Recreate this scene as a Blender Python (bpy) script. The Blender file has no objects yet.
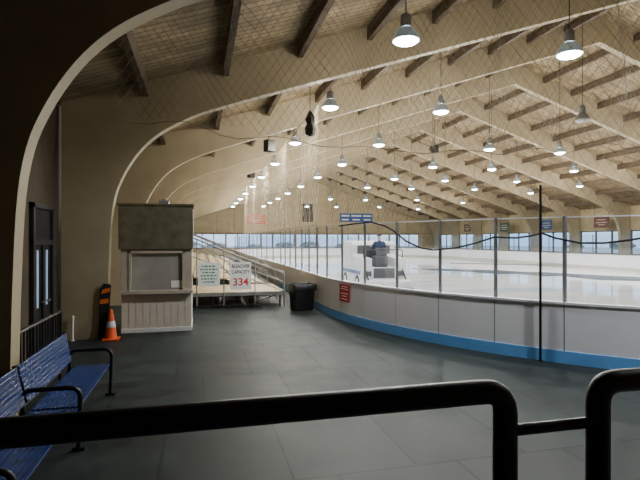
import bpy, bmesh, math, random
from mathutils import Vector, Matrix
random.seed(4)
C = bpy.context.scene.collection
PI = math.pi
CU, CV, CZ, F = -3.71, -15.4, 2.2, 490.0
YAW = math.atan2(0.2385, 0.9711)

def cam_px(u, v):
    a, b = u-CU, v-CV
    X = .9711*a-.2385*b; Y = .2385*a+.9711*b
    return 320+F*X/Y, Y

# ---------------------------------------------------------------- materials
M = {}
def mat(name, col, rough=.6, metal=0, var=.15, scale=6, bump=0, emit=None, es=0, coat=0, spec=.5):
    m = bpy.data.materials.new(name); m.use_nodes = True
    nt = m.node_tree; b = nt.nodes['Principled BSDF']
    b.inputs['Roughness'].default_value = rough; b.inputs['Metallic'].default_value = metal
    b.inputs['Specular IOR Level'].default_value = spec
    tc = nt.nodes.new('ShaderNodeTexCoord')
    n = nt.nodes.new('ShaderNodeTexNoise'); n.inputs['Scale'].default_value = scale; n.inputs['Detail'].default_value = 5
    r = nt.nodes.new('ShaderNodeValToRGB')
    r.color_ramp.elements[0].position = .3; r.color_ramp.elements[1].position = .7
    lo = [max(0, c*(1-var)) for c in col]; hi = [min(1, c*(1+var)) for c in col]
    r.color_ramp.elements[0].color = (*lo, 1); r.color_ramp.elements[1].color = (*hi, 1)
    nt.links.new(tc.outputs['Object'], n.inputs['Vector'])
    nt.links.new(n.outputs['Fac'], r.inputs['Fac']); nt.links.new(r.outputs['Color'], b.inputs['Base Color'])
    if bump:
        bp = nt.nodes.new('ShaderNodeBump'); bp.inputs['Strength'].default_value = bump; bp.inputs['Distance'].default_value = .01
        nt.links.new(n.outputs['Fac'], bp.inputs['Height']); nt.links.new(bp.outputs['Normal'], b.inputs['Normal'])
    if emit:
        b.inputs['Emission Color'].default_value = (*emit, 1); b.inputs['Emission Strength'].default_value = es
    if coat: b.inputs['Coat Weight'].default_value = coat
    M[name] = m
    return m

mat('arch_paint', (.42, .345, .22), .6, var=.12, scale=1.0, spec=.3)
mat('purlin', (.095, .064, .037), .7, var=.25, scale=3)
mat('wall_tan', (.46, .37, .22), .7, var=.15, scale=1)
mat('wall_end', (.54, .43, .26), .7, var=.15, scale=1)
mat('batten', (.40, .31, .18), .7, var=.2, scale=1)
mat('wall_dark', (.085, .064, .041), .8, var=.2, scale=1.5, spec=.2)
mat('black_pipe', (.008, .008, .010), .36, var=.2, scale=20)
mat('bench_blue', (.010, .035, .160), .25, var=.2, scale=8)
mat('board_white', (.93, .93, .99), .4, var=.03, scale=2)
mat('cap', (.86, .87, .92), .4, var=.06)
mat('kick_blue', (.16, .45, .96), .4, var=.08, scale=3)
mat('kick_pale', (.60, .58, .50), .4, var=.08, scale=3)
mat('seam', (.10, .10, .12), .6, var=.1)
mat('alu', (.20, .20, .21), .38, .5, var=.1)
mat('alu_plank', (.62, .49, .29), .5, .05, var=.2, scale=3)
mat('steel_dark', (.04, .037, .033), .5, .5, var=.2)
mat('galv', (.33, .325, .31), .45, .4, var=.15)
mat('cone_orange', (.95, .13, .03), .5, var=.08)
mat('cone_white', (.85, .85, .85), .5, var=.05)
mat('rubber', (.015, .015, .015), .7, var=.2)
mat('fascia', (.12, .11, .064), .7, var=.3, scale=4)
mat('siding', (.74, .66, .57), .6, var=.07, scale=3)
mat('booth_in', (.60, .54, .44), .7, var=.15, scale=3)
mat('trimwood', (.48, .42, .34), .6, var=.1)
mat('paper', (.92, .92, .92), .7, var=.03)
mat('ink', (.015, .015, .02), .7, var=.02)
mat('ink_red', (.65, .02, .02), .6, var=.05)
mat('ink_green', (.03, .26, .15), .7, var=.05)
mat('ink_soft', (.45, .42, .36), .7, var=.05)
mat('sign_white', (.92, .94, .93), .6, var=.02)
mat('sign_red', (.62, .008, .012), .5, var=.06)
mat('sign_orange', (.80, .045, .012), .5, var=.06)
mat('bin_black', (.010, .010, .012), .5, var=.2)
mat('bag_black', (.016, .016, .018), .3, var=.2, bump=.5)
mat('machine_white', (.66, .68, .70), .35, var=.04)
mat('machine_blue', (.03, .08, .24), .4, var=.1)
mat('machine_grey', (.075, .08, .09), .5, var=.1)
mat('tyre', (.02, .02, .02), .8, var=.2)
mat('skin', (.55, .33, .24), .6, var=.06)
mat('jacket', (.022, .042, .10), .8, var=.2)
mat('trousers', (.02, .025, .035), .8, var=.2)
mat('hair', (.03, .02, .015), .7, var=.2)
mat('net', (.23, .195, .135), .8, var=.1)
mat('net_dark', (.15, .125, .085), .8, var=.1)
mat('net_pale', (.56, .47, .33), .8, var=.1)
mat('rope', (.010, .010, .010), .7, var=.2)
mat('lamp_grey', (.20, .21, .22), .45, .4, var=.1)
mat('reflector', (.34, .38, .40), .35, .3, var=.05, emit=(.6, .85, 1), es=.10)
mat('reflector_off', (.26, .26, .25), .4, .4, var=.05)
mat('lens', (1, 1, 1), .5, var=0, emit=(.74, .95, 1.0), es=32)
mat('lens_off', (.35, .35, .33), .3, var=.05)
mat('frame_dark', (.02, .02, .024), .5, var=.1)
mat('frame_blue', (.035, .042, .055), .5, var=.1)
mat('snow', (.45, .47, .50), .9, var=.2, scale=.2)
mat('bark', (.12, .11, .10), .9, var=.2)
mat('leaf', (.26, .30, .30), .9, var=.3, scale=2)
mat('banner_maroon', (.13, .045, .035), .8, var=.1)
mat('banner_green', (.03, .075, .05), .8, var=.1)
mat('banner_navy', (.03, .08, .20), .8, var=.1)
mat('banner_brown', (.12, .065, .035), .8, var=.1)
mat('score_blue', (.03, .11, .36), .6, var=.1)
mat('platform', (.05, .05, .05), .8, var=.2)
mat('orange_tag', (.9, .2, .03), .6, var=.05)
mat('door_pane', (.024, .025, .028), .35, var=.4, scale=2, spec=.3)
mat('daylight_glow', (.25, .32, .42), .4, var=.1, emit=(.6, .78, 1), es=.30)  # pale blue glow painted in for daylight at the door

def simple_glass(name, tint, gl, haze, hc=(.8, .82, .85)):
    m = bpy.data.materials.new(name); m.use_nodes = True; nt = m.node_tree
    for n in list(nt.nodes): nt.nodes.remove(n)
    out = nt.nodes.new('ShaderNodeOutputMaterial')
    t = nt.nodes.new('ShaderNodeBsdfTransparent'); t.inputs[0].default_value = (*tint, 1)
    g = nt.nodes.new('ShaderNodeBsdfGlossy'); g.inputs['Roughness'].default_value = .03
    d = nt.nodes.new('ShaderNodeBsdfDiffuse'); d.inputs[0].default_value = (*hc, 1)
    a = nt.nodes.new('ShaderNodeMixShader'); a.inputs[0].default_value = gl
    b = nt.nodes.new('ShaderNodeMixShader')
    tc = nt.nodes.new('ShaderNodeTexCoord')
    nz = nt.nodes.new('ShaderNodeTexNoise'); nz.inputs['Scale'].default_value = 1.5
    mp = nt.nodes.new('ShaderNodeMapRange'); mp.inputs['To Min'].default_value = haze*.5; mp.inputs['To Max'].default_value = haze*1.5
    L = nt.links.new
    L(tc.outputs['Object'], nz.inputs['Vector']); L(nz.outputs['Fac'], mp.inputs['Value']); L(mp.outputs[0], b.inputs[0])
    L(t.outputs[0], a.inputs[1]); L(g.outputs[0], a.inputs[2]); L(a.outputs[0], b.inputs[1]); L(d.outputs[0], b.inputs[2]); L(b.outputs[0], out.inputs[0])
    M[name] = m
simple_glass('glass', (.95, .965, .97), .05, .008)
simple_glass('window_glass', (.88, .94, 1), .05, .01)
simple_glass('booth_glass', (.9, .9, .88), .12, .46, (.64, .61, .56))  # pale diffuse haze lightens the pane in place of light inside the booth

def floor_mat():
    m = bpy.data.materials.new('rubber_mats'); m.use_nodes = True; nt = m.node_tree; b = nt.nodes['Principled BSDF']; L = nt.links.new
    tc = nt.nodes.new('ShaderNodeTexCoord')
    br = nt.nodes.new('ShaderNodeTexBrick'); br.offset = .35
    br.inputs['Scale'].default_value = 1; br.inputs['Brick Width'].default_value = 1.22; br.inputs['Row Height'].default_value = 1.83
    br.inputs['Mortar Size'].default_value = .015; br.inputs['Color1'].default_value = (.013, .019, .018, 1); br.inputs['Color2'].default_value = (.022, .031, .030, 1)
    br.inputs['Mortar'].default_value = (.004, .006, .006, 1)
    n = nt.nodes.new('ShaderNodeTexNoise'); n.inputs['Scale'].default_value = 1.7; n.inputs['Detail'].default_value = 10; n.inputs['Roughness'].default_value = .78
    r = nt.nodes.new('ShaderNodeMapRange'); r.inputs['From Min'].default_value = .35; r.inputs['From Max'].default_value = .7; r.inputs['To Min'].default_value = .5; r.inputs['To Max'].default_value = 1.75
    sp = nt.nodes.new('ShaderNodeTexNoise'); sp.inputs['Scale'].default_value = 60
    r2 = nt.nodes.new('ShaderNodeMapRange'); r2.inputs['To Min'].default_value = .5; r2.inputs['To Max'].default_value = 1.5
    mu = nt.nodes.new('ShaderNodeMath'); mu.operation = 'MULTIPLY'
    mx = nt.nodes.new('ShaderNodeMix'); mx.data_type = 'RGBA'; mx.blend_type = 'MULTIPLY'; mx.inputs[0].default_value = 1
    L(tc.outputs['Object'], br.inputs['Vector']); L(tc.outputs['Object'], n.inputs['Vector']); L(tc.outputs['Object'], sp.inputs['Vector'])
    L(n.outputs['Fac'], r.inputs['Value']); L(sp.outputs['Fac'], r2.inputs['Value']); L(r.outputs[0], mu.inputs[0]); L(r2.outputs[0], mu.inputs[1])
    L(br.outputs['Color'], mx.inputs[6]); L(mu.outputs[0], mx.inputs[7]); L(mx.outputs[2], b.inputs['Base Color'])
    rr = nt.nodes.new('ShaderNodeMapRange'); rr.inputs['From Min'].default_value = .35; rr.inputs['From Max'].default_value = .65; rr.inputs['To Min'].default_value = .43; rr.inputs['To Max'].default_value = .60
    L(n.outputs['Fac'], rr.inputs['Value']); L(rr.outputs[0], b.inputs['Roughness'])
    b.inputs['Specular IOR Level'].default_value = .27
    M['floor'] = m
floor_mat()

def deck_mat():
    m = bpy.data.materials.new('roof_planks'); m.use_nodes = True; nt = m.node_tree; b = nt.nodes['Principled BSDF']; L = nt.links.new
    tc = nt.nodes.new('ShaderNodeTexCoord')
    br = nt.nodes.new('ShaderNodeTexBrick')
    br.inputs['Scale'].default_value = 1; br.inputs['Brick Width'].default_value = 4.2; br.inputs['Row Height'].default_value = .2
    br.inputs['Mortar Size'].default_value = .012
    br.inputs['Color1'].default_value = (.38, .285, .155, 1); br.inputs['Color2'].default_value = (.23, .165, .088, 1); br.inputs['Mortar'].default_value = (.07, .046, .026, 1)
    n = nt.nodes.new('ShaderNodeTexNoise'); n.inputs['Scale'].default_value = 1.6; n.inputs['Detail'].default_value = 7; n.inputs['Roughness'].default_value = .65
    r = nt.nodes.new('ShaderNodeMapRange'); r.inputs['From Min'].default_value = .32; r.inputs['From Max'].default_value = .68; r.inputs['To Min'].default_value = .55; r.inputs['To Max'].default_value = 1.3
    mx = nt.nodes.new('ShaderNodeMix'); mx.data_type = 'RGBA'; mx.blend_type = 'MULTIPLY'; mx.inputs[0].default_value = 1
    L(tc.outputs['Object'], br.inputs['Vector']); L(tc.outputs['Object'], n.inputs['Vector']); L(n.outputs['Fac'], r.inputs['Value'])
    L(br.outputs['Color'], mx.inputs[6]); L(r.outputs[0], mx.inputs[7]); L(mx.outputs[2], b.inputs['Base Color'])
    b.inputs['Roughness'].default_value = .75
    M['deck'] = m
deck_mat()

def ice_mat():
    m = bpy.data.materials.new('ice'); m.use_nodes = True; nt = m.node_tree; b = nt.nodes['Principled BSDF']; L = nt.links.new
    tc = nt.nodes.new('ShaderNodeTexCoord')
    mp = nt.nodes.new('ShaderNodeMapping'); mp.inputs['Scale'].default_value = (.25, 1.0, 1)
    n = nt.nodes.new('ShaderNodeTexNoise'); n.inputs['Scale'].default_value = .45; n.inputs['Detail'].default_value = 6
    r = nt.nodes.new('ShaderNodeValToRGB'); r.color_ramp.elements[0].position = .36; r.color_ramp.elements[1].position = .50
    r.color_ramp.elements[0].color = (.66, .75, .86, 1); r.color_ramp.elements[1].color = (.96, .97, .98, 1)
    L(tc.outputs['Object'], mp.inputs['Vector']); L(mp.outputs[0], n.inputs['Vector']); L(n.outputs['Fac'], r.inputs['Fac']); L(r.outputs['Color'], b.inputs['Base Color'])
    b.inputs['Roughness'].default_value = .05
    b.inputs['Specular IOR Level'].default_value = .4
    M['ice'] = m
ice_mat()
mat('ice_wet', (.06, .085, .12), .25, var=.4, scale=.8, spec=0.10)

# ---------------------------------------------------------------- helpers
def box(bm, x0, x1, y0, y1, z0, z1):
    vs = [bm.verts.new(p) for p in [(x0,y0,z0),(x1,y0,z0),(x1,y1,z0),(x0,y1,z0),(x0,y0,z1),(x1,y0,z1),(x1,y1,z1),(x0,y1,z1)]]
    for f in [(3,2,1,0),(4,5,6,7),(0,1,5,4),(1,2,6,5),(2,3,7,6),(3,0,4,7)]: bm.faces.new([vs[i] for i in f])
def prism(bm, poly, axis, a0, a1):
    def P(p, a):
        return {'x': (a, p[0], p[1]), 'y': (p[0], a, p[1]), 'z': (p[0], p[1], a)}[axis]
    A = [bm.verts.new(P(p, a0)) for p in poly]; B = [bm.verts.new(P(p, a1)) for p in poly]
    n = len(poly); bm.faces.new(A); bm.faces.new(B[::-1])
    for i in range(n): bm.faces.new([A[i], B[i], B[(i+1)%n], A[(i+1)%n]])
def tube(bm, pts, r, n=8, cap=True):
    pts = [Vector(p) for p in pts]; rs = r if isinstance(r, (list, tuple)) else [r]*len(pts)
    rings = []; nrm = None
    for i, p in enumerate(pts):
        t = (pts[min(i+1, len(pts)-1)]-pts[max(i-1, 0)]).normalized()
        if nrm is None:
            a = Vector((0,0,1)) if abs(t.z) < .9 else Vector((1,0,0)); nrm = t.cross(a).normalized()
        else:
            nrm = (nrm-t*nrm.dot(t))
            nrm = nrm.normalized()
        bn = t.cross(nrm)
        rings.append([bm.verts.new(p+(nrm*math.cos(2*PI*k/n)+bn*math.sin(2*PI*k/n))*rs[i]) for k in range(n)])
    for A, B in zip(rings, rings[1:]):
        for k in range(n): bm.faces.new([A[k], A[(k+1)%n], B[(k+1)%n], B[k]])
    if cap: bm.faces.new(rings[0][::-1]); bm.faces.new(rings[-1])
def lathe(bm, prof, n=20, cx=0, cy=0, cap0=False, cap1=False):
    rings = [[bm.verts.new((cx+r*math.cos(2*PI*k/n), cy+r*math.sin(2*PI*k/n), z)) for k in range(n)] for r, z in prof]
    for A, B in zip(rings, rings[1:]):
        for k in range(n): bm.faces.new([A[k], A[(k+1)%n], B[(k+1)%n], B[k]])
    if cap0: bm.faces.new(rings[0][::-1])
    if cap1: bm.faces.new(rings[-1])
def fillet(pts, r, seg=5):
    out = [Vector(pts[0])]
    for i in range(1, len(pts)-1):
        p0, p, p1 = Vector(pts[i-1]), Vector(pts[i]), Vector(pts[i+1])
        a = (p0-p).normalized(); b = (p1-p).normalized()
        rr = min(r, (p0-p).length*.49, (p1-p).length*.49)
        s, e = p+a*rr, p+b*rr
        for k in range(seg+1):
            t = k/seg; out.append(s*(1-t)**2+p*2*t*(1-t)+e*t*t)
    out.append(Vector(pts[-1])); return out
def obj(name, bm, m, parent=None, world=False, smooth=False, bevel=0):
    if world and parent is not None: bmesh.ops.translate(bm, verts=bm.verts, vec=-parent.location)
    bmesh.ops.recalc_face_normals(bm, faces=bm.faces)
    me = bpy.data.meshes.new(name); bm.to_mesh(me); bm.free()
    me.materials.append(M[m] if isinstance(m, str) else m)
    if smooth:
        for p in me.polygons: p.use_smooth = True
        try: me.set_sharp_from_angle(angle=math.radians(40))
        except Exception: pass
    o = bpy.data.objects.new(name, me); C.objects.link(o)
    if parent is not None: o.parent = parent
    if bevel:
        bv = o.modifiers.new('bevel', 'BEVEL'); bv.width = bevel; bv.segments = 2; bv.limit_method = 'ANGLE'
    return o
def tag(o, label, cat, group=None):
    o['label'] = label; o['category'] = cat
    if group: o['group'] = group
    return o
def thing(name, label, cat, loc=(0,0,0), rz=0, group=None):
    o = bpy.data.objects.new(name, None); o.empty_display_size = .2; C.objects.link(o)
    o.location = loc; o.rotation_euler = (0,0,rz)
    return tag(o, label, cat, group)
def struct(name, bm, m, parent=None, **k):
    o = obj(name, bm, m, parent, **k)
    if parent is None: o['kind'] = 'structure'
    return o
def dup(root, loc, label=None, group=None):
    r = root.copy(); C.objects.link(r); r.location = loc
    if label: r['label'] = label
    if group: r['group'] = group
    for ch in list(root.children):
        c = ch.copy(); C.objects.link(c); c.parent = r
        for g in list(ch.children):
            d = g.copy(); C.objects.link(d); d.parent = c
    return r
def text(body, size, loc, rot, m, parent, name='lettering', sx=1):
    cu = bpy.data.curves.new('t', 'FONT'); cu.body = body; cu.size = size; cu.align_x = 'CENTER'; cu.align_y = 'CENTER'; cu.extrude = .001; cu.offset = size*.02
    t = bpy.data.objects.new('t', cu); C.objects.link(t)
    bpy.context.view_layer.update()
    me = bpy.data.meshes.new_from_object(t.evaluated_get(bpy.context.evaluated_depsgraph_get()))
    bpy.data.objects.remove(t); me.materials.clear(); me.materials.append(M[m])
    o = bpy.data.objects.new(name, me); C.objects.link(o); o.parent = parent; o.location = loc; o.rotation_euler = rot; o.scale = (sx, 1, 1)
    return o
NB = bmesh.new

# ---------------------------------------------------------------- shell
UL, UR, V0, V1 = -6.75, 32.75, -17.0, 56.0
ZR0 = 11.82
def zroof(u): return ZR0-.335*abs(13-u)
bm = NB(); box(bm, UL-.2, UR+.2, V0-.2, V1+.2, -.1, 0); struct('floor', bm, 'floor')
bm = NB(); box(bm, -40, 120, V0-.2-40, V1+120, -.4, -.15); struct('ground', bm, 'snow')

def slope(sgn):
    bm = NB(); L = math.hypot(20, 20*.335)
    box(bm, 0, L, 0, V1-V0+.4, 0, .12)
    o = struct('ceiling', bm, 'deck')
    ang = math.atan(.335)
    if sgn > 0: o.location = (-7, V0-.2, zroof(-7)); o.rotation_euler = (0, -ang, 0)
    else:
        o.location = (33, V1+.2, zroof(33)); o.rotation_euler = (0, -ang, PI)
    return o
ceilL = slope(1); ceilR = slope(-1)

ARCH = [-9.3+5.8*k for k in range(12)]
def purlin(u):
    bm = NB()
    edges = [V0]+ARCH+[V1]
    for a, b in zip(edges, edges[1:]):
        a2 = a+(.14 if a in ARCH else 0); b2 = b-(.14 if b in ARCH else 0)
        if b2-a2 < .3: continue
        box(bm, u-.065, u+.065, a2, b2, zroof(u)-.36, zroof(u)-.03)
    o = obj('purlin', bm, 'purlin'); o['kind'] = 'structure'; return o
u = -4.9
k = 1
while u < 31:
    if abs(u-13) > .5:
        o = purlin(u); o.name = 'trim_%d' % k; k += 1
    u += 1.79

IN = [(-5.72,0),(-5.69,1.5),(-5.61,2.9),(-5.36,3.7),(-4.86,4.42),(-4.15,4.93),(-3.1,5.38),(0,6.42),(6.5,8.55),(13,10.7)]
OUT = [(-6.65,0),(-6.65,1.5),(-6.65,2.8),(-6.65,3.9)]+[(a, zroof(a)-.01) for a in (-6.65, -5.3, -3.7, -.4, 6.3, 13)]
def cr(P, i, t):
    p0 = P[max(i-1,0)]; p1 = P[i]; p2 = P[i+1]; p3 = P[min(i+2, len(P)-1)]
    return tuple(.5*((2*p1[k])+(-p0[k]+p2[k])*t+(2*p0[k]-5*p1[k]+4*p2[k]-p3[k])*t*t+(-p0[k]+3*p1[k]-3*p2[k]+p3[k])*t**3) for k in (0,1))
I2, O2 = [], []
for i in range(len(IN)-1):
    ns = 6 if 1 <= i <= 6 else 1
    for s in range(ns):
        t = s/ns
        I2.append(cr(IN, i, t) if ns > 1 else IN[i]); O2.append(tuple(OUT[i][k]*(1-t)+OUT[i+1][k]*t for k in (0,1)))
I2.append(IN[-1]); O2.append(OUT[-1])
I2 += [(26-a, z) for a, z in I2[-2::-1]]; O2 += [(26-a, z) for a, z in O2[-2::-1]]
def arch_bm():
    bm = NB(); rows = []
    for (a, b), (c, d) in zip(I2, O2):
        rows.append([bm.verts.new(p) for p in [(a,-.14,b),(c,-.14,d),(c,.14,d),(a,.14,b)]])
    for A, B in zip(rows, rows[1:]):
        for k in range(4): bm.faces.new([A[k], A[(k+1)%4], B[(k+1)%4], B[k]])
    bm.faces.new(rows[0]); bm.faces.new(rows[-1][::-1]); return bm
proto = obj('roof_arch', arch_bm(), 'arch_paint')
for i, v in enumerate(ARCH):
    o = proto if i == 0 else proto.copy()
    if i: C.objects.link(o)
    o.location = (0, v, 0)
    lab = {0: 'nearest curved arch, dark brown face filling the upper left corner above the bench',
           1: 'tan laminated arch whose wide leg stands left of the ticket booth',
           2: 'curved tan arch rising directly behind the ticket booth'}.get(i, 'curved tan roof arch further back over the ice rink')
    tag(o, lab, 'arch', 'far roof arches over the rink' if i > 2 else 'roof arches')

wn = [1]
def win_wall(name, axis, pos, th, spans, ztop, m, a0, a1, z0, z1):
    bm = NB()
    def b(s0, s1, za, zb):
        if axis == 'y': box(bm, min(pos, pos+th), max(pos, pos+th), s0, s1, za, zb)
        else: box(bm, s0, s1, min(pos, pos+th), max(pos, pos+th), za, zb)
    b(a0, a1, 0, z0); b(a0, a1, z1, ztop)
    prev = a0
    for s0, s1 in spans:
        b(prev, s0, z0, z1); prev = s1
        fm = NB(); gm = NB(); w = .09; mid = pos+th/2
        def fb(bm_, p, q, za, zb, t=.06):
            if axis == 'y': box(bm_, mid-t, mid+t, p, q, za, zb)
            else: box(bm_, p, q, mid-t, mid+t, za, zb)
        fb(fm, s0, s1, z0, z0+w); fb(fm, s0, s1, z1-w, z1)
        n = max(2, round((s1-s0)/1.9))
        for j in range(n+1):
            c = s0+(s1-s0)*j/n; fb(fm, max(s0, c-w*.7), min(s1, c+w*.7), z0+w, z1-w)
        f = struct('window_%d' % wn[0], fm, 'frame_blue'); wn[0] += 1
        fb(gm, s0+w, s1-w, z0+w, z1-w, .005); obj('pane', gm, 'window_glass', f)
    b(prev, a1, z0, z1)
    return struct(name, bm, m)
spansR = []
for a, b in zip(ARCH, ARCH[1:]):
    if a > 8: spansR.append((a+.1, b-.1))
win_wall('wall_right', 'y', UR, .2, spansR, zroof(UR)-.03, 'wall_tan', V0, V1, .9, 3.05)
win_wall('wall_back', 'x', V1, .2, [(-5+5*i, -.12+5*i) for i in range(7)], 4.7, 'wall_end', UL, UR, 1.0, 3.1)
bm = NB(); prism(bm, [(UL, 4.7), (UR, 4.7), (UR, zroof(UR)-.02), (13, ZR0-.02), (UL, zroof(UL)-.02)], 'y', V1, V1+.2); struct('wall_gable', bm, 'wall_end')
bm = NB()
for i in range(-1, 13):
    uu = 2.44*i+1.1
    if UL < uu < UR: box(bm, uu-.05, uu+.05, V1-.05, V1-.002, 3.3, zroof(uu)-.1)
box(bm, UL, UR, V1-.07, V1-.002, 3.12, 3.32)
struct('trim_40', bm, 'batten')
bm = NB(); box(bm, 11.0, 12.8, V1-.06, V1-.004, 4.9, 7.6); struct('trim_41', bm, 'steel_dark')
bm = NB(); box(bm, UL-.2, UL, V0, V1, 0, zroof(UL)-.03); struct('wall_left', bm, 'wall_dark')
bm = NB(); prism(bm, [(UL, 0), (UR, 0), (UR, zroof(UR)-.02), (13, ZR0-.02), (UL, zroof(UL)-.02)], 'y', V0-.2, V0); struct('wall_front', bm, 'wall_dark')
bm = NB(); v0, v1, zt = -5.4, -4.1, 2.9
box(bm, UL, UL+.08, v0, v0+.09, 0, zt); box(bm, UL, UL+.08, v1-.09, v1, 0, zt); box(bm, UL, UL+.08, v0, v1, zt-.09, zt); box(bm, UL, UL+.07, v0, v1, 2.1, 2.2)
box(bm, UL, UL+.07, (v0+v1)/2-.04, (v0+v1)/2+.04, 0, 2.1)
d = struct('door_1', bm, 'frame_dark')
bm = NB(); box(bm, UL+.01, UL+.03, v0+.09, v1-.09, .02, zt-.09); obj('pane', bm, 'door_pane', d)
bm = NB(); box(bm, UL+.032, UL+.04, -5.08, -4.98, .9, 2.0); box(bm, UL+.032, UL+.04, -4.5, -4.40, .9, 2.0); obj('daylight_strip', bm, 'daylight_glow', d)  # added glowing strips stand in for daylight coming through the doorway
bm = NB(); tube(bm, [(UL+.12, -4.95, 1.0), (UL+.12, -4.55, 1.0)], .02); tube(bm, [(UL+.07, -4.9, 1), (UL+.12, -4.9, 1)], .015); tube(bm, [(UL+.07, -4.6, 1), (UL+.12, -4.6, 1)], .015); obj('push_bar', bm, 'galv', d)

# trees outside the windows
tr = thing('tree', 'low bushy tree standing outside beyond the far windows', 'tree', (0, 0, -.15), 0, 'trees outside the far windows')
bm = NB(); tube(bm, [(0,0,0), (0,0,2.2)], [.22, .14], 8); obj('trunk', bm, 'bark', tr)
bm = NB(); bmesh.ops.create_icosphere(bm, subdivisions=3, radius=2.2)
for v in bm.verts:
    f = 1+.22*math.sin(v.co.x*3.1+v.co.z*2)*math.cos(v.co.y*2.7)+random.uniform(-.08, .08); v.co *= f; v.co.z = v.co.z*.85+2.6
obj('crown', bm, 'leaf', tr)
spots = [(-8+7.3*i+random.uniform(-1.5, 1.5), 92+random.uniform(-4, 8)) for i in range(7)]+[(70+random.uniform(-3, 8), 20+9.0*i+random.uniform(-2, 2)) for i in range(7)]
for i, (x, y) in enumerate(spots):
    o = tr if i == 0 else dup(tr, (0, 0, 0))
    s = random.uniform(.32, .46); o.location = (x, y, -.15); o.scale = (s*2.2, s*2.2, s); o.rotation_euler = (0, 0, random.uniform(0, 6))

# ---------------------------------------------------------------- rink path
RN, RF, VE, VF, W = 10.9, 8.5, -11.7, 47.0, 26.0
segs = [('l', (0, VF-RF), (0, VE+RN)), ('a', (RN, VE+RN), RN, PI), ('l', (RN, VE), (W-RN, VE)), ('a', (W-RN, VE+RN), RN, 1.5*PI),
        ('l', (W, VE+RN), (W, VF-RF)), ('a', (W-RF, VF-RF), RF, 0), ('l', (W-RF, VF), (RF, VF)), ('a', (RF, VF-RF), RF, .5*PI)]
lens_ = [math.dist(s[1], s[2]) if s[0] == 'l' else s[2]*PI/2 for s in segs]
TOT = sum(lens_)
def pt(s, off=0):
    s = s % TOT
    for sg, L in zip(segs, lens_):
        if s <= L: break
        s -= L
    if sg[0] == 'l':
        a, b = Vector(sg[1]), Vector(sg[2]); d = (b-a).normalized(); p = a+d*s; n = Vector((d.y, -d.x))
    else:
        th = sg[3]+s/sg[2]; n = Vector((math.cos(th), math.sin(th))); p = Vector(sg[1])+n*sg[2]
    return p+n*off, n
def pbox(bm, s0, s1, o0, o1, z0, z1):
    n = max(1, round((s1-s0)/.4)); rows = []
    for i in range(n+1):
        s = s0+(s1-s0)*i/n; a, _ = pt(s, o0); b, _ = pt(s, o1)
        rows.append([bm.verts.new((*a, z0)), bm.verts.new((*b, z0)), bm.verts.new((*b, z1)), bm.verts.new((*a, z1))])
    for A, B in zip(rows, rows[1:]):
        for k in range(4): bm.faces.new([A[k], A[(k+1)%4], B[(k+1)%4], B[k]])
    bm.faces.new(rows[0]); bm.faces.new(rows[-1][::-1])
def s_at_px(px):
    lo, hi = lens_[0], lens_[0]+lens_[1]*.8
    for _ in range(50):
        m = (lo+hi)/2
        if cam_px(*pt(m, .08)[0])[0] < px: lo = m
        else: hi = m
    return lo
s494 = s_at_px(494)
bm = NB(); N = 160
vs = [bm.verts.new((*pt(TOT*i/N, -.07)[0], .012)) for i in range(N)]; bm.faces.new(vs); struct('ice_surface', bm, 'ice')
def fl(px, py, z=.015):
    Y = (CZ-z)*F/(py-240); X = (px-320)/F*Y
    return (CU+.9711*X+.2385*Y, CV-.2385*X+.9711*Y, z)
def streak(top, bot, z=.02):
    bm = NB()
    A = [bm.verts.new(fl(px, py, z)) for px, py in top]; B = [bm.verts.new(fl(px, py, z)) for px, py in bot]
    for i in range(len(A)-1): bm.faces.new([A[i], B[i], B[i+1], A[i+1]])
    struct('ice_wet_track', bm, 'ice_wet')
streak([(412, 268), (440, 268.6), (470, 269.6), (500, 270.2), (520, 271.6), (545, 272), (560, 273), (600, 275.2), (640, 277), (700, 280)], [(412, 268.6), (440, 270.6), (470, 271.8), (500, 274), (520, 274), (545, 276.4), (560, 276), (600, 280), (640, 281), (700, 286)])
streak([(450, 262.8), (520, 264), (600, 265.6), (690, 267)], [(450, 263.3), (520, 265), (600, 266.8), (690, 269)])
bm = NB(); box(bm, .2, 25.8, 17.6, 17.9, .0125, .0135); struct('ice_line', bm, 'sign_red')

boards = thing('rink_boards', 'white dasher boards with blue kick strip and clear glass curving around the ice', 'rink boards', (0, 0, 0))
PL = 2.44
k0 = s494
nP = int(TOT//PL); PLx = TOT/nP
for i in range(nP):
    s0 = k0+PLx*i; s1 = s0+PLx
    _, Y = cam_px(*pt((s0+s1)/2)[0])
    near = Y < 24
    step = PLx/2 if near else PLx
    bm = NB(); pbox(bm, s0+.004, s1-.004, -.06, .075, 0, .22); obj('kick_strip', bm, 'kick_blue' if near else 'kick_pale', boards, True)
    bm = NB(); pbox(bm, s0, s1, -.075, .08, 1.05, 1.09); obj('cap_rail', bm, 'cap', boards, True)
    for j in range(2 if near else 1):
        a = s0+step*j; b = a+step
        bm = NB(); pbox(bm, a+.009, b-.009, -.05, .06, .22, 1.05); obj('board_panel', bm, 'board_white', boards, True)
        if near: bm = NB(); pbox(bm, b-.011, b+.011, -.03, .052, .22, 1.05); obj('seam_strip', bm, 'seam', boards, True)
        bm = NB(); pbox(bm, a+.03, b-.03, -.006, .006, 1.09, 2.6); g = obj('glass_pane', bm, 'glass', boards, True)
        if near: bm = NB(); pbox(bm, a+.03, b-.03, -.010, .010, 2.6, 2.622); obj('top_edge', bm, 'cap', g, True)
        c, nn = pt(a)
        bm = NB(); box(bm, c.x-.022, c.x+.022, c.y-.03, c.y+.03, 1.09, 2.63); obj('glass_post', bm, 'alu', boards, True)
sS = s_at_px(345); c, n = pt(sS, .075)
rz = math.atan2(n.y, n.x)+PI/2
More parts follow.
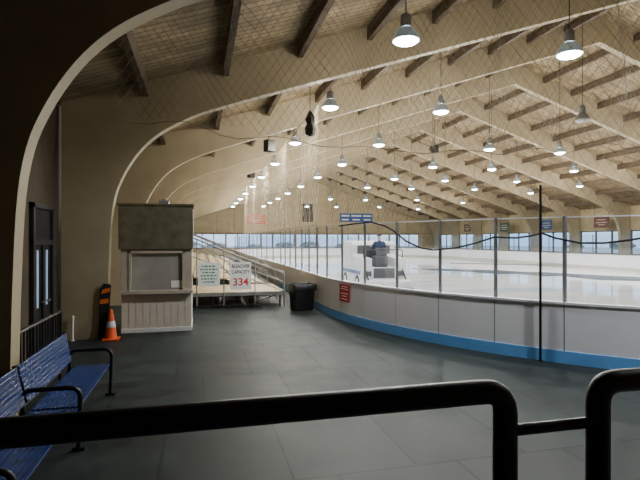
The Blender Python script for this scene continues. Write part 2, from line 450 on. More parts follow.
sg = thing('notice_sign', 'small red notice with white print fixed on the boards near the waste bin', 'sign', (c.x+n.x*.02, c.y+n.y*.02, .54), rz)
bm = NB(); box(bm, -.29, .29, -.008, .0, 0, .46); obj('panel', bm, 'sign_red', sg)
bm = NB()
for z, w in ((.40, .18), (.34, .22), (.22, .20), (.15, .15), (.07, .18)): box(bm, -w, w, -.011, -.008, z-.011, z+.011)
obj('lettering', bm, 'paper', sg)
sP = s_at_px(541); c, n = pt(sP, .125)
bm = NB(); tube(bm, [(0,0,0), (0,0,3.2)], .024, 10); lathe(bm, [(.05, 0), (.05, .015), (.03, .02)], 12, cap0=True)
o = obj('net_pole', bm, 'black_pipe', smooth=True); o.location = (c.x, c.y, 0); tag(o, 'tall thin black pole standing against the outside of the curved boards', 'pole')
cp = [(338, 226), (352, 224), (370, 222), (384, 226), (393, 231), (405, 241), (420, 248), (432, 250), (455, 248), (475, 243), (494, 237), (515, 238), (530, 236), (541, 233), (555, 238), (580, 243), (605, 243), (630, 240), (655, 236), (690, 240)]
P = []
for px, py in cp:
    q, _ = pt(s_at_px(px), .05); _, Y = cam_px(*q); P.append((q.x, q.y, CZ-(py-240)/F*Y))
bm = NB(); tube(bm, P, .02, 6); o = obj('swag_cable', bm, 'rope', smooth=True); tag(o, 'black cable drooping in swags along the top of the rink glass', 'cable')

# ---------------------------------------------------------------- nets
def cord(bm, pts, r):
    tube(bm, pts, r, 3, False)
def net_path(bm, s0, s1, z0, z1f, cell, r, off):
    H = 8
    for sg in (1, -1):
        s = s0-H
        while s < s1+H:
            P = []; steps = 22
            for i in range(steps+1):
                z = z0+(i/steps)*6; ss = s+sg*(z-z0)*.6
                if s0 <= ss <= s1:
                    q, _ = pt(ss, off)
                    if z <= z1f(q.x): P.append((q.x, q.y, z))
            if len(P) > 1: cord(bm, P, r)
            s += cell
bm = NB(); s_end = lens_[0]
LC = 26
net_path(bm, s_end-LC, s_end, 2.66, lambda u: 6.35, .36, .0034, .17)
for z in (2.66, 6.35): tube(bm, [(-.17, VE+RN, z), (-.17, VE+RN+LC, z)], .012, 5)
for j in range(56):
    v = VE+RN+LC*(j/56)+random.uniform(-.15, .15)
    w1, w2 = random.uniform(-.14, .14), random.uniform(-.14, .14)
    tube(bm, [(-.17+random.uniform(-.05, .05), v, 2.66), (-.17+w1*.6, v+w1, 3.9), (-.17+w2*.6, v+w2*.6, 5.2), (-.17, v+w1*.5, 6.35)], random.uniform(.003, .007), 4)
o = obj('safety_net', bm, 'net_pale'); tag(o, 'long pale net curtain hanging in loose vertical folds above the boards beside the bleachers', 'net')
bm = NB()
net_path(bm, s_end+.3, s_end+15, 2.66, lambda u: min(8.3, zroof(u)-.4), .17, .0029, .03)
o = obj('safety_net', bm, 'net_dark'); tag(o, 'fine diamond safety net hanging over the curved corner glass', 'net')
bm = NB()
VN = -8.0; cell = .13
u0, u1 = -4.9, 9
def zbot(uu): return 3.95-.3*math.sin(PI*min(1, max(0, (uu-u0)/9)))
def vsag(uu, z): return VN+.22*math.sin(uu*2.3+.6*z)*math.sin(PI*min(1, max(0, (z-3.5)/3.6)))+.12*math.sin(uu*5.1)
for sg in (1, -1):
    s = u0-6
    while s < u1+6:
        pa = []
        for i in range(31):
            z = 3.6+i*.16; uu = s+sg*(z-3.6)*.7
            if u0 <= uu <= u1 and zbot(uu) <= z <= zroof(uu)-.4 and z < 7.2: pa.append((uu, vsag(uu, z), z))
        if len(pa) > 1: cord(bm, pa, .0034)
        s += cell
tube(bm, [(u0+i*.25, vsag(u0+i*.25, zbot(u0+i*.25)), zbot(u0+i*.25)-.05*math.sin(i*1.1)) for i in range(56)], .006, 5)
o = obj('safety_net', bm, 'net'); tag(o, 'fine mesh net strung under the roof in front of the tan arch', 'net')

# ---------------------------------------------------------------- booth
B = thing('ticket_booth', 'tan ticket booth with dark olive fascia and service window', 'booth', (-4.7, -3.1, 0))
def bp(name, m, *boxes, bev=.006):
    bm = NB()
    for b in boxes: box(bm, *b)
    return obj(name, bm, m, B, True, bevel=bev)
x0, x1, y0, y1 = -5.5, -3.9, -3.08, -1.7
bm = NB()
nb = 10
for i in range(nb):
    a = x0+(x1-x0)*i/nb; b = x0+(x1-x0)*(i+1)/nb
    box(bm, a+.006, b-.006, y0, y0+.03, .1, .92)
box(bm, x0, x1, y0+.015, y0+.05, .1, .92)
obj('front_siding', bm, 'siding', B, True)
bp('base_board', 'cone_white', (x0-.01, x1+.01, y0-.02, y0+.05, 0, .1), (x1-.03, x1+.01, y0, y1, 0, .1))
bp('side_wall', 'siding', (x1-.05, x1, y0+.05, y1, .1, 1.98))
bp('side_wall', 'siding', (x0, x0+.05, y0+.05, y1, 0, 1.98))
bp('back_wall', 'booth_in', (x0+.05, x1-.05, y1-.05, y1, 0, 1.98))
bp('corner_post', 'trimwood', (x0-.01, x0+.16, y0, y0+.08, .92, 1.98))
bp('corner_post', 'trimwood', (x1-.16, x1+.01, y0, y0+.08, .92, 1.98))
bp('window_frame', 'trimwood', (x0+.16, x0+.22, y0-.02, y0+.1, 1.0, 1.98), (x1-.22, x1-.16, y0-.02, y0+.1, 1.0, 1.98), (x0+.16, x1-.16, y0-.02, y0+.1, 1.88, 1.98))
bp('window_pane', 'booth_glass', (x0+.2, x1-.2, y0+.05, y0+.058, 1.0, 1.9), bev=0)
bp('counter', 'trimwood', (x0-.03, x1+.03, y0-.14, y0+.35, .92, 1.0))
bp('fascia', 'fascia', (x0-.06, x1+.03, y0-.06, y1, 1.98, 3.02))
bp('roof_trim', 'fascia', (x0-.09, x1+.06, y0-.09, y1+.03, 3.02, 3.07))
bp('inner_floor', 'booth_in', (x0+.05, x1-.05, y0+.05, y1-.05, .0, .03))
bp('paper_notice', 'paper', (-4.38, -4.13, y0+.038, y0+.047, 1.05, 1.22), bev=0)['label'] = 'white paper notice taped in the service window'
bx_ = NB(); box(bx_, -.12, .12, -.1, .1, 0, .09); box(bx_, -.05, .05, -.03, .03, .09, .13)
o = obj('small_box', bx_, 'lamp_grey', bevel=.01); o.location = (-4.55, -2.9, 3.07); tag(o, 'small grey box lying on the ticket booth roof', 'box')

cone = thing('traffic_cone', 'orange traffic cone with a white collar standing beside the ticket booth', 'cone', (-5.42, -3.62, 0))
cone.location = fl(111, 339.5, 0); cone.scale = (.92, .92, .94)
bm = NB(); box(bm, -.19, .19, -.19, .19, 0, .035); obj('base', bm, 'cone_orange', cone, bevel=.012)
bm = NB(); lathe(bm, [(.145, .035), (.14, .05), (.107, .29)], 24); obj('lower_body', bm, 'cone_orange', cone, smooth=True)
bm = NB(); lathe(bm, [(.080, .44), (.036, .70), (.03, .72), (.018, .72), (.018, .6)], 24); obj('tip', bm, 'cone_orange', cone, smooth=True)
bm = NB(); lathe(bm, [(.107, .29), (.109, .295), (.082, .435), (.080, .44)], 24); obj('reflective_collar', bm, 'cone_white', cone, smooth=True)
o = thing('floor_sign', 'dark folded standing sign with orange marks directly behind the orange cone', 'sign', (-5.80, -3.68, 0))
bm = NB(); prism(bm, [(-.10, 0), (.10, 0), (.18, 1.20), (.02, 1.24), (-.05, 1.12)], 'y', -.03, .0); obj('front_board', bm, 'rubber', o, bevel=.01)
bm = NB(); prism(bm, [(-.08, 0), (.08, 0), (.14, 1.14), (.0, 1.14)], 'y', .004, .03); obj('back_board', bm, 'rubber', o)
bm = NB(); prism(bm, [(-.03, 1.0), (.15, 1.05), (.16, 1.14), (.0, 1.10)], 'y', -.036, -.03); prism(bm, [(-.06, .78), (.12, .80), (.13, .90), (-.05, .88)], 'y', -.036, -.03); obj('orange_mark', bm, 'orange_tag', o)
bm = NB(); lathe(bm, [(.045, 0), (.045, .01), (.022, .02), (.022, .5), (.028, .5), (.028, .54), (.0, .55)], 12, cap0=True)
o = obj('standpipe', bm, 'cone_white', smooth=True); o.location = (-6.4, -3.72, 0); tag(o, 'short white standpipe rising from the floor at the tan arch leg', 'pipe')

# ---------------------------------------------------------------- bench
bn = thing('long_bench', 'long blue slatted bench with three black tubular armrests against the left wall', 'bench', (-5.2, -9.8, 0))
vs_ = (-11.72, -9.82, -7.95)
for a, b in zip(vs_, vs_[1:]):
    bm = NB()
    for i in range(10):
        x = -5.40+i*.0468
        box(bm, x, x+.042, a+.03, b-.03, .43, .455)
    obj('seat', bm, 'bench_blue', bn, True, bevel=.006)
    bm = NB()
    for i in range(8):
        z = .53+i*.048; x = -5.42-(z-.5)*.22
        prism(bm, [(x, z), (x-.025, z), (x-.025-.0095, z+.043), (x-.0095, z+.043)], 'y', a+.03, b-.03)
    obj('backrest', bm, 'bench_blue', bn, True, bevel=.005)
for v in vs_:
    bm = NB()
    tube(bm, fillet([(-4.94, v, 0), (-4.92, v, .66), (-5.42, v, .66), (-5.47, v, .60)], .12, 6), .024, 10)
    tube(bm, [(-5.58, v, 0), (-5.46, v, .43), (-5.54, v, .92)], .024, 10)
    tube(bm, [(-4.93, v, .40), (-5.46, v, .41)], .022, 8)
    tube(bm, [(-5.0, v, .012), (-4.88, v, .012)], .02, 8)
    obj('arm_frame', bm, 'black_pipe', bn, True, smooth=True)
fn = thing('bar_fence', 'low black fence of vertical bars behind the blue bench', 'fence', (-5.85, -8.0, 0))
bm = NB(); tube(bm, [(-5.85, -9.05, 1.07), (-5.85, -6.9, 1.07)], .025, 8); tube(bm, [(-5.85, -9.05, .12), (-5.85, -6.9, .12)], .02, 8); obj('rail', bm, 'black_pipe', fn, True, smooth=True)
for v in (-9.05, -6.9):
    bm = NB(); tube(bm, [(-5.85, v, 0), (-5.85, v, 1.09)], .03, 8); obj('post', bm, 'black_pipe', fn, True, smooth=True)
for i in range(1, 17):
    bm = NB(); tube(bm, [(-5.85, -9.05+2.15*i/17, .12), (-5.85, -9.05+2.15*i/17, 1.07)], .012, 6)
    obj('bar', bm, 'black_pipe', fn, True)

# ---------------------------------------------------------------- bleacher
bl = thing('bleacher', 'metal spectator bleacher with tan planks, end platform and sloping guard rails', 'bleacher', (-2.9, .6, 0))
vb0, vb1 = 3.7, 34
rows = 5
for i in range(rows):
    us = -1.3-.66*i; zs = .56+.10*i
    bm = NB(); box(bm, us-.42, us, vb0, vb1, zs-.05, zs); obj('seat_plank', bm, 'alu_plank', bl, True, bevel=.008)
    bm = NB(); box(bm, us-.66, us-.43, vb0, vb1, zs-.10, zs-.06); obj('foot_plank', bm, 'alu_plank', bl, True, bevel=.008)
bm = NB()
for i in range(14): box(bm, -4.6, -.95, .78+i*.2, .78+i*.2+.19, .46, .50)
obj('end_platform', bm, 'alu_plank', bl, True, bevel=.005)
bm = NB(); box(bm, -4.6, -.95, .74, .775, .38, .5); obj('platform_edge', bm, 'galv', bl, True)
bm = NB()
for x in (-4.4, -3.3, -2.2, -1.1):
    for y in (.85, 3.4): tube(bm, [(x, y, 0), (x, y, .46)], .03, 6)
    tube(bm, [(x, .85, .06), (x, 3.4, .42)], .016, 6)
for a, b in ((-4.4, -3.3), (-3.3, -2.2), (-2.2, -1.1)): tube(bm, [(a, .85, .06), (b, .85, .42)], .016, 6); tube(bm, [(a, .85, .06), (b, .85, .06)], .02, 6)
obj('platform_legs', bm, 'steel_dark', bl, True)
for j in range(7):
    v = vb0+.15+j*(vb1-vb0-.3)/6
    bm = NB()
    tube(bm, [(-1.1, v, .03), (-4.6, v, .03)], .03, 6)
    tube(bm, [(-1.3, v, .46), (-4.6, v, .88)], .025, 6)
    for i in range(rows):
        us = -1.5-.66*i; zs = .51+.10*i
        tube(bm, [(us, v, .03), (us, v, zs)], .025, 6)
    obj('support_frame', bm, 'steel_dark', bl, True)
bm = NB()
v = .70
tube(bm, fillet([(-.98, v, 0), (-.98, v, 1.10), (-2.6, v, 1.72), (-4.6, v, 2.55), (-4.6, v, 0)], .1), .026, 8)
for dz in (.3, .6):
    tube(bm, [(-.98, v, 1.10-dz), (-2.6, v, 1.72-dz), (-4.6, v, 2.55-dz)], .018, 6)
for uu, zz in ((-1.95, 1.47), (-2.95, 1.86), (-3.8, 2.21)): tube(bm, [(uu, v, 0.1), (uu, v, zz)], .02, 6)
obj('end_rail', bm, 'galv', bl, True, smooth=True)
for v in (3.6, 6.6, 10.5, 15.5):
    bm = NB()
    tube(bm, fillet([(-1.15, v, .46), (-1.15, v, 1.35), (-2.6, v, 1.88), (-4.6, v, 2.7), (-4.6, v, .9)], .1), .022, 8)
    tube(bm, [(-1.15, v, 1.0), (-2.6, v, 1.53), (-4.6, v, 2.35)], .015, 6)
    for uu, zz in ((-2.2, 1.73), (-3.4, 2.2)): tube(bm, [(uu, v, .7), (uu, v, zz)], .016, 6)
    obj('aisle_rail', bm, 'galv', bl, True, smooth=True)
bm = NB()
tube(bm, [(-1.0, .75, 1.15), (-1.0, vb1, 1.25)], .02, 8); tube(bm, [(-1.0, .75, .8), (-1.0, vb1, .85)], .014, 6)
for j in range(15): tube(bm, [(-1.0, 2.6+j*2.2, 0), (-1.0, 2.6+j*2.2, 1.2)], .014, 6)
obj('front_rail', bm, 'galv', bl, True, smooth=True)
bm = NB()
tube(bm, [(-4.66, .7, 2.5), (-4.66, vb1, 2.5)], .02, 8); tube(bm, [(-4.66, .7, 2.0), (-4.66, vb1, 2.0)], .015, 6)
for j in range(15): tube(bm, [(-4.66, .7+j*2.3, 0), (-4.66, .7+j*2.3, 2.5)], .016, 6)
obj('back_rail', bm, 'galv', bl, True, smooth=True)
s1 = thing('capacity_sign', 'white sign reading bleacher capacity 334 hung on the bleacher end rail', 'sign', (-2.42, .65, .60))
bm = NB(); box(bm, -.34, .34, -.012, .0, 0, .88); obj('panel', bm, 'sign_white', s1)
R90 = (PI/2, 0, 0)
text('BLEACHER', .15, (0, -.014, .75), R90, 'ink', s1, sx=.8)
text('CAPACITY', .15, (0, -.014, .56), R90, 'ink', s1, sx=.82)
text('334', .34, (0, -.014, .23), R90, 'ink_red', s1)
s2 = thing('rules_sign', 'white printed rules sign with green lines of text left of the capacity sign', 'sign', (-3.42, .65, .72))
bm = NB(); box(bm, -.34, .34, -.012, 0, 0, .76); obj('panel', bm, 'sign_white', s2)
bm = NB()
for z, w in ((.64, .22), (.54, .27), (.44, .2), (.34, .26), (.24, .24), (.14, .18)):
    x = -w
    while x < w:
        l = random.uniform(.04, .1); box(bm, x, min(w, x+l), -.015, -.012, z-.022, z+.022); x += l+.03
obj('lettering', bm, 'ink_green', s2)

# ---------------------------------------------------------------- bin
bn_ = thing('waste_bin', 'black waste bin with liner standing where the boards meet the bleacher', 'bin', (-.58, -.25, 0), math.radians(8))
bm = NB()
def rr(w, z, r=.08, n=4):
    out = []
    for cx, cy, a in ((1,1,0),(-1,1,PI/2),(-1,-1,PI),(1,-1,1.5*PI)):
        for i in range(n+1):
            t = a+PI/2*i/n; out.append((cx*(w-r)+r*math.cos(t), cy*(w*.85-r)+r*math.sin(t), z))
    return out
def loft(bm, rings, cap0=True, cap1=False):
    R = [[bm.verts.new(p) for p in r] for r in rings]; n = len(R[0])
    for A, B_ in zip(R, R[1:]):
        for k in range(n): bm.faces.new([A[k], A[(k+1)%n], B_[(k+1)%n], B_[k]])
    if cap0: bm.faces.new(R[0][::-1])
    if cap1: bm.faces.new(R[-1])
loft(bm, [rr(.31, 0), rr(.36, .74), rr(.385, .745), rr(.385, .79), rr(.35, .79), rr(.33, .4)])
obj('body', bm, 'bin_black', bn_, smooth=True)
bm = NB(); loft(bm, [[(x*(1+random.uniform(-.01, .01)), y*(1+random.uniform(-.01, .01)), z+random.uniform(-.05, .05)*(j == 0)) for x, y, z in rr(w, z)] for j, (w, z) in enumerate([(.392, .62), (.395, .8), (.37, .83), (.34, .8), (.30, .65)])], False, True)
obj('liner', bm, 'bag_black', bn_, smooth=True)

# ---------------------------------------------------------------- foreground guard railing + platform
bm = NB(); box(bm, UL, 4, V0, -14.15, 0, .7); struct('platform', bm, 'platform')
gr = thing('guard_railing', 'thick black pipe guard railing across the foreground', 'railing', (-3.4, -14.32, .7))
VR = -14.32; ZR = 1.815
PA = -2.968; PB = -2.690
bm = NB(); tube(bm, fillet([(-6.2, VR, .7), (-6.2, VR, ZR), (PA, VR, ZR+.01), (PA, VR, .7)], .06, 8), .03, 14); obj('pipe_section', bm, 'black_pipe', gr, True, smooth=True)
bm = NB(); tube(bm, fillet([(PB, VR, .7), (PB, VR, ZR+.01), (.6, VR, ZR), (.6, VR, .7)], .06, 8), .03, 14); obj('pipe_section', bm, 'black_pipe', gr, True, smooth=True)
bm = NB(); tube(bm, [(PA+.02, VR, 1.722), (PB-.02, VR, 1.722)], .0145, 10); obj('link_bar', bm, 'black_pipe', gr, True, smooth=True)
for a, b in ((-6.2, PA), (PB, .6)):
    bm = NB(); tube(bm, [(a+.02, VR, 1.2), (b-.02, VR, 1.2)], .02, 10); obj('lower_rail', bm, 'black_pipe', gr, True, smooth=True)

# ---------------------------------------------------------------- ice resurfacer (driving away, seen from its rear)
ZH = math.radians(88)
Z = thing('ice_resurfacer', 'white ice resurfacing machine driving on the ice behind the glass', 'vehicle', (3.75, 5.2, .013), ZH)
bm = NB(); prism(bm, [(-1.55, .25), (1.55, .25), (1.65, .5), (1.65, 1.05), (-1.55, 1.05)], 'y', -.98, .98); obj('chassis', bm, 'machine_white', Z, bevel=.04)
bm = NB(); prism(bm, [(-.15, 1.05), (1.65, 1.05), (1.75, 1.15), (1.6, 2.05), (1.4, 2.15), (0, 2.12), (-.15, 2.0)], 'y', -1.0, 1.0); obj('snow_tank', bm, 'machine_white', Z, bevel=.05)
bm = NB(); box(bm, -.18, -.15, -.75, .75, 1.35, 1.95); obj('tank_panel', bm, 'machine_grey', Z, bevel=.01)
bm = NB(); box(bm, -1.4, 1.5, -1.005, -.97, .75, .9); box(bm, -1.4, 1.5, .97, 1.005, .75, .9); obj('stripe', bm, 'machine_blue', Z)
bm = NB(); prism(bm, [(-1.5, 1.05), (-.1, 1.05), (-.1, 1.6), (-.45, 1.5), (-1.5, 1.42)], 'y', .50, .98); prism(bm, [(-1.5, 1.05), (-.1, 1.05), (-.1, 1.6), (-.45, 1.5), (-1.5, 1.42)], 'y', -.98, -.50); box(bm, -.5, -.1, -.5, .5, 1.05, 1.08); obj('side_tanks', bm, 'machine_white', Z, bevel=.03)
bm = NB(); box(bm, -1.57, -1.54, -.45, .45, .62, 1.02); box(bm, -1.59, -1.56, -.85, -.55, .7, .9); box(bm, -1.59, -1.56, .55, .85, .7, .9); obj('rear_panel', bm, 'machine_grey', Z)
bm = NB(); box(bm, -1.25, -.75, -.28, .28, 1.05, 1.52); prism(bm, [(-1.25, 1.52), (-1.16, 1.52), (-1.25, 1.85), (-1.32, 1.85)], 'y', -.25, .25); obj('seat', bm, 'machine_grey', Z, bevel=.03)
bm = NB(); tube(bm, [(-.2, 0, 1.2), (-.42, 0, 1.80)], .025, 8)
c = Vector((-.42, 0, 1.80)); ax = Vector((-.43, 0, .9)).normalized(); b1 = Vector((0,1,0)); b2 = ax.cross(b1)
ring = [c+b1*math.cos(2*PI*k/20)*.2+b2*math.sin(2*PI*k/20)*.2 for k in range(21)]; tube(bm, ring, .015, 6); tube(bm, [ring[0], ring[10]], .01, 6); obj('steering_wheel', bm, 'rubber', Z, smooth=True)
for x in (-.95, 1.0):
    for y in (-.87, .87):
        bm = NB(); lathe(bm, [(.2, -.12), (.34, -.12), (.38, -.08), (.38, .08), (.34, .12), (.2, .12)], 24, cap0=True, cap1=True)
        w = obj('wheel', bm, 'tyre', Z, smooth=True); w.location = (x, y, .38); w.rotation_euler = (PI/2, 0, 0)
        bm = NB(); lathe(bm, [(.19, -.13), (.19, .13)], 16, cap0=True, cap1=True); obj('hub', bm, 'machine_white', w, smooth=True)
bm = NB(); prism(bm, [(-2.2, .03), (-1.6, .03), (-1.6, .48), (-1.75, .60), (-2.1, .52)], 'y', -1.0, 1.0); obj('conditioner', bm, 'machine_white', Z, bevel=.03)
bm = NB(); box(bm, -2.28, -2.2, -1.0, 1.0, .0, .25); obj('towel', bm, 'machine_grey', Z)
bm = NB()
for y in (-.8, .8): tube(bm, [(-1.55, y, .95), (-1.95, y, .58)], .035, 6)
obj('lift_arms', bm, 'steel_dark', Z)
bm = NB(); tube(bm, fillet([(-1.45, -.85, 1.4), (-1.45, -.85, 1.78), (-1.45, .85, 1.78), (-1.45, .85, 1.4)], .12), .022, 8); obj('back_rail', bm, 'steel_dark', Z, smooth=True)
for y in (-.75, .75):
    bm = NB(); lathe(bm, [(.0, .05), (.08, .05), (.1, 0)], 14); h = obj('headlight', bm, 'paper', Z); h.location = (1.66, y, .8); h.rotation_euler = (0, PI/2, 0)

def person():
    V = [(-.98,0,1.60),(-.99,0,1.78),(-.97,0,2.0),(-.95,0,2.10),(-.93,0,2.19),(-.91,0,2.30),(-.92,0,2.39)]
    R = [(.18,.16),(.18,.15),(.20,.15),(.10,.09),(.06,.06),(.085,.1),(.07,.08)]
    E = [(i, i+1) for i in range(6)]
    def add(p, r, par):
        V.append(p); R.append(r if isinstance(r, tuple) else (r, r)); E.append((par, len(V)-1)); return len(V)-1
    add((-.805, 0, 2.275), .018, 5)
    for s in (1, -1):
        a = add((-.97, s*.20, 2.04), .085, 2); b = add((-.85, s*.30, 1.83), .065, a); c = add((-.57, s*.22, 1.86), .042, b)
        h = add((-.48, s*.19, 1.89), (.03, .04), c)
        for k in range(4):
            f = add((-.42, s*(.165+.018*k), 1.915-.004*k), .010, h); add((-.385, s*(.165+.018*k), 1.895-.004*k), .009, f)
        add((-.45, s*.15, 1.88), .011, h)
        a = add((-.88, s*.11, 1.60), .10, 0); b = add((-.50, s*.14, 1.56), .075, a); c = add((-.42, s*.14, 1.18), .05, b); add((-.30, s*.14, 1.13), .045, c)
    me = bpy.data.meshes.new('person'); me.from_pydata(V, E, []); o = bpy.data.objects.new('person', me); C.objects.link(o)
    sk = o.modifiers.new('s', 'SKIN'); sk.use_smooth_shade = True
    for i, r in enumerate(R): me.skin_vertices[0].data[i].radius = r
    me.skin_vertices[0].data[0].use_root = True
    ss = o.modifiers.new('d', 'SUBSURF'); ss.levels = ss.render_levels = 1
    bpy.context.view_layer.update()
    m2 = bpy.data.meshes.new_from_object(o.evaluated_get(bpy.context.evaluated_depsgraph_get()))
    bpy.data.objects.remove(o)
    m2.materials.clear()
    for k in ('skin', 'jacket', 'trousers'): m2.materials.append(M[k])
    for p in m2.polygons:
        c = p.center; p.use_smooth = True
        if c.z > 2.16 or (c.x > -.54 and c.z > 1.78): p.material_index = 0
        elif c.z < 1.66: p.material_index = 2
        else: p.material_index = 1
    o = bpy.data.objects.new('person', m2); C.objects.link(o)
    o.matrix_world = Matrix.Translation(Z.location+Vector((0, 0, .01))) @ Matrix.Rotation(ZH, 4, 'Z')
    tag(o, 'person in dark blue jacket seated at the wheel of the white ice machine', 'person')
    bm = NB(); bmesh.ops.create_uvsphere(bm, u_segments=16, v_segments=10, radius=.112)
    for v in list(bm.verts):
        if v.co.z < -.01+max(0, v.co.x)*.6: bm.verts.remove(v)
    bmesh.ops.translate(bm, verts=bm.verts, vec=(-.925, 0, 2.345)); obj('hair', bm, 'hair', o, smooth=True)
    for s in (1, -1):
        bm = NB(); bmesh.ops.create_uvsphere(bm, u_segments=8, v_segments=6, radius=.012); bmesh.ops.translate(bm, verts=bm.verts, vec=(-.828, s*.033, 2.315)); obj('eye', bm, 'ink', o)
person()

# ---------------------------------------------------------------- lamps
def bulb(e, spot=0):
    ld = bpy.data.lights.new('bulb', 'SPOT' if spot else 'POINT'); ld.energy = e; ld.color = (1, .955, .85); ld.shadow_soft_size = .2
    if spot: ld.spot_size = math.radians(spot); ld.spot_blend = .35; ld.color = (.95, .98, 1)
    return ld
LD, LDN, LDE = [bulb(310), bulb(430, 150)], [bulb(130), bulb(620, 160)], [bulb(1150, 125)]
def lamp_proto(u, z, lit=LD):
    t = thing('high_bay_lamp', 'round high bay lamp hanging far back over the ice', 'lamp', (u, 0, z))
    bm = NB(); lathe(bm, [(.265, 0), (.26, .02), (.22, .13), (.14, .22), (.10, .24)], 22); lathe(bm, [(.27, -.02), (.27, .02), (.255, .02), (.255, -.02), (.27, -.02)], 22); obj('reflector', bm, 'reflector' if lit else 'reflector_off', t, smooth=True)
    bm = NB(); lathe(bm, [(.0, -.09), (.12, -.08), (.21, -.05), (.25, .0)], 22); obj('lens', bm, 'lens' if lit else 'lens_off', t, smooth=True)
    bm = NB(); lathe(bm, [(.09, .24), (.11, .26), (.11, .48), (.06, .52)], 16, cap0=True, cap1=True); obj('ballast_housing', bm, 'lamp_grey', t, smooth=True)
    L = zroof(u)-z
    bm = NB(); tube(bm, [(0,0,.5), (0,0,L-.01)], .012, 6); obj('stem', bm, 'steel_dark', t)
    for l in (lit or []):
        lo = bpy.data.objects.new('bulb', l); C.objects.link(lo); lo.parent = t; lo.location = (0, 0, -.25)
    return t
LROWS = [(.25, 6.35, 6.15), (4.05, 6.45, 6.22), (9.6, 6.5, 6.7), (13.5, 6.5, 6.7), (19.4, 6.6, 6.7), (25.0, 6.4, 6.5)]
LAB = {(0,0): 'large lit lamp nearest the camera, hanging below the dark purlins at top centre', (1,0): 'second large lit lamp, right of the nearest one at the top of the view',
       (0,1): 'lit round lamp hanging just right of the dark bundle, third nearest', (1,1): 'lit round lamp hanging over the near ice in front of the machine',
       (2,1): 'unlit dark round lamp hanging over the near ice'}
far = 'round high bay lamp hanging far back over the ice'
for r, (u, z, zn) in enumerate(LROWS):
    first = None
    for k in range(-1, 10):
        v = -6.4+5.8*k
        if r >= 2 and k == 0: continue
        if (r >= 3 or r == 0) and k < 0: continue
        if r in (2, 3, 4, 5) and k in (6, 8): continue
        if v > 46: continue
        lab = LAB.get((r, k))
        if (r, k) == (2, 1): o = lamp_proto(u, z, None); zz = z
        elif k <= 0: o = lamp_proto(u, zn, LDE if k < 0 else LDN); zz = zn
        elif first is None:
            first = lamp_proto(u, z); o = first; zz = z
        else: o = dup(first, (u, v, z)); zz = z
        o.location = (u, v, zz); o['label'] = lab or far; o['group'] = 'nearest hanging lamps' if lab else 'rows of hanging lamps over the ice'
        if k < 0: o['label'] = 'added lamp out of view over the entrance end, brightening the near boards and floor'; o['group'] = 'added unseen lamps over the entrance end'  # extra lamps added out of view to brighten the near boards and floor

def speaker(loc, rz, lab, g=None):
    t = thing('loudspeaker', lab, 'loudspeaker', loc, rz, g)
    bm = NB(); prism(bm, [(-.2, -.2), (.2, -.2), (.16, .18), (-.16, .18)], 'z', 0, .5); obj('cabinet', bm, 'rubber', t, bevel=.015)
    bm = NB(); box(bm, -.18, .18, -.212, -.2, .03, .47); obj('grille', bm, 'steel_dark', t)
    bm = NB(); top = zroof(loc[0])-loc[2]-.02; tube(bm, [(0,0,.5), (0,0,top)], .02, 6); obj('bracket', bm, 'steel_dark', t)
speaker((-.82, 5.6, 6.0), .5, 'black loudspeaker hanging under the roof left of the third lamp')
speaker((-.6, 15.5, 6.1), .5, 'small black loudspeaker hanging further back beside the net curtain')
speaker((12.0, 15.5, 8.2), .5, 'black loudspeaker hanging high under the middle of the roof')
t = thing('net_bundle', 'dark bunched bundle hanging on a cord in front of the arches', 'bundle', (-.86, -2.7, 4.95))
bm = NB(); n = 12
rings = []
for i, (r, z) in enumerate([(.03, 0), (.10, .05), (.12, .2), (.08, .35), (.11, .48), (.06, .62), (.025, .68)]):
    rings.append([(r*(1+.3*math.sin(k*2.1+i))*math.cos(2*PI*k/n), r*(1+.3*math.cos(k*1.7+i))*math.sin(2*PI*k/n), z) for k in range(n)])
loft(bm, rings, True, True); obj('bundle', bm, 'steel_dark', t, smooth=True)
bm = NB(); tube(bm, [(0,0,.68), (0,0,zroof(-.86)-4.95)], .01, 5); obj('cord', bm, 'rope', t)

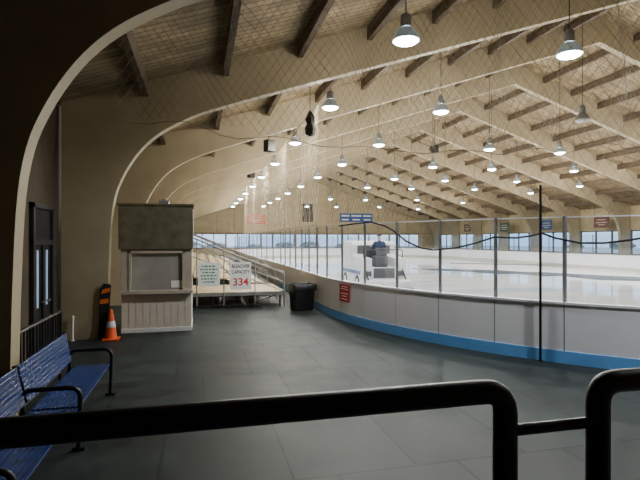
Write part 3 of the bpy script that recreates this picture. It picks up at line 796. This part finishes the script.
# ---------------------------------------------------------------- banners and far signs
def flatsign(name, lab, cat, c, w, h, m, facing, group=None, ink='ink_soft', th=.04):
    t = thing(name, lab, cat, c, {'-x': -PI/2, '-y': 0}[facing], group)
    bm = NB(); box(bm, -w/2, w/2, -.04, 0, -h/2, h/2); obj('panel', bm, m, t)
    bm = NB()
    for z, f in ((.2, .3), (-.05, .38), (-.25, .22)): box(bm, -w*f, w*f, -.05, -.04, h*z-h*th, h*z+h*th)
    obj('lettering', bm, ink, t)
    return t
for px, py, m, nm in ((602, 222, 'banner_maroon', 'maroon'), (547, 225, 'banner_navy', 'navy blue'), (505, 227, 'banner_green', 'dark green'), (468, 228, 'banner_brown', 'brown')):
    ub = UR-1.35
    a = ub-CU; Y = F*1.0298*a/(px-200); vv = (Y-.2385*a)/.9711+CV; z = CZ+(240-py)/F*Y
    t = flatsign('wall_banner', nm+' banner hanging along the far right wall above the windows', 'banner', (ub, vv, z), 1.7, 1.0, m, '-x', 'banners along the right wall')
    bm = NB()
    for s in (-.8, .8): tube(bm, [(s, -.02, .5), (s, -.02, zroof(ub)-z)], .012, 5)
    obj('hanging_cord', bm, 'rope', t)
sb = thing('scoreboard', 'long blue scoreboard sign on the back wall above the ice machine', 'scoreboard', (19.5, V1-.06, 5.6))
bm = NB(); box(bm, -2.6, 2.6, -.04, 0, -.65, .65); obj('panel', bm, 'score_blue', sb)
for xa, xb in ((-2.4, -1.1), (-.8, .8), (1.1, 2.4)):
    bm = NB(); box(bm, xa, xb, -.05, -.04, .16, .40); obj('white_block', bm, 'sign_white', sb)
for xa, xb in ((-2.3, -1.2), (-.6, .6), (1.2, 2.3)):
    bm = NB(); box(bm, xa, xb, -.05, -.04, -.40, -.20); obj('white_block', bm, 'sign_white', sb)
flatsign('wall_sign', 'red rectangular sign on the back wall, left of the centre', 'sign', (4.3, V1-.06, 5.2), 2.8, 1.4, 'sign_orange', '-y', ink='sign_white', th=.03)

# ---------------------------------------------------------------- world, camera
w = bpy.data.worlds.new('World'); bpy.context.scene.world = w; w.use_nodes = True
nt = w.node_tree; bg = nt.nodes['Background']
tc = nt.nodes.new('ShaderNodeTexCoord'); nz = nt.nodes.new('ShaderNodeTexNoise'); nz.inputs['Scale'].default_value = 4
rp = nt.nodes.new('ShaderNodeValToRGB'); rp.color_ramp.elements[0].color = (.42, .63, .92, 1); rp.color_ramp.elements[1].color = (.82, .92, 1, 1)
rp.color_ramp.elements[0].position = .3; rp.color_ramp.elements[1].position = .7
nt.links.new(tc.outputs['Generated'], nz.inputs['Vector']); nt.links.new(nz.outputs['Fac'], rp.inputs['Fac']); nt.links.new(rp.outputs['Color'], bg.inputs['Color'])
bg.inputs['Strength'].default_value = 2.4
cd = bpy.data.cameras.new('Camera'); cam = bpy.data.objects.new('Camera', cd); C.objects.link(cam)
cd.sensor_width = 36; cd.lens = F/640*36; cd.clip_start = .05; cd.clip_end = 300
cam.location = (CU, CV, CZ); cam.rotation_euler = (PI/2, 0, -YAW)
bpy.context.scene.camera = cam
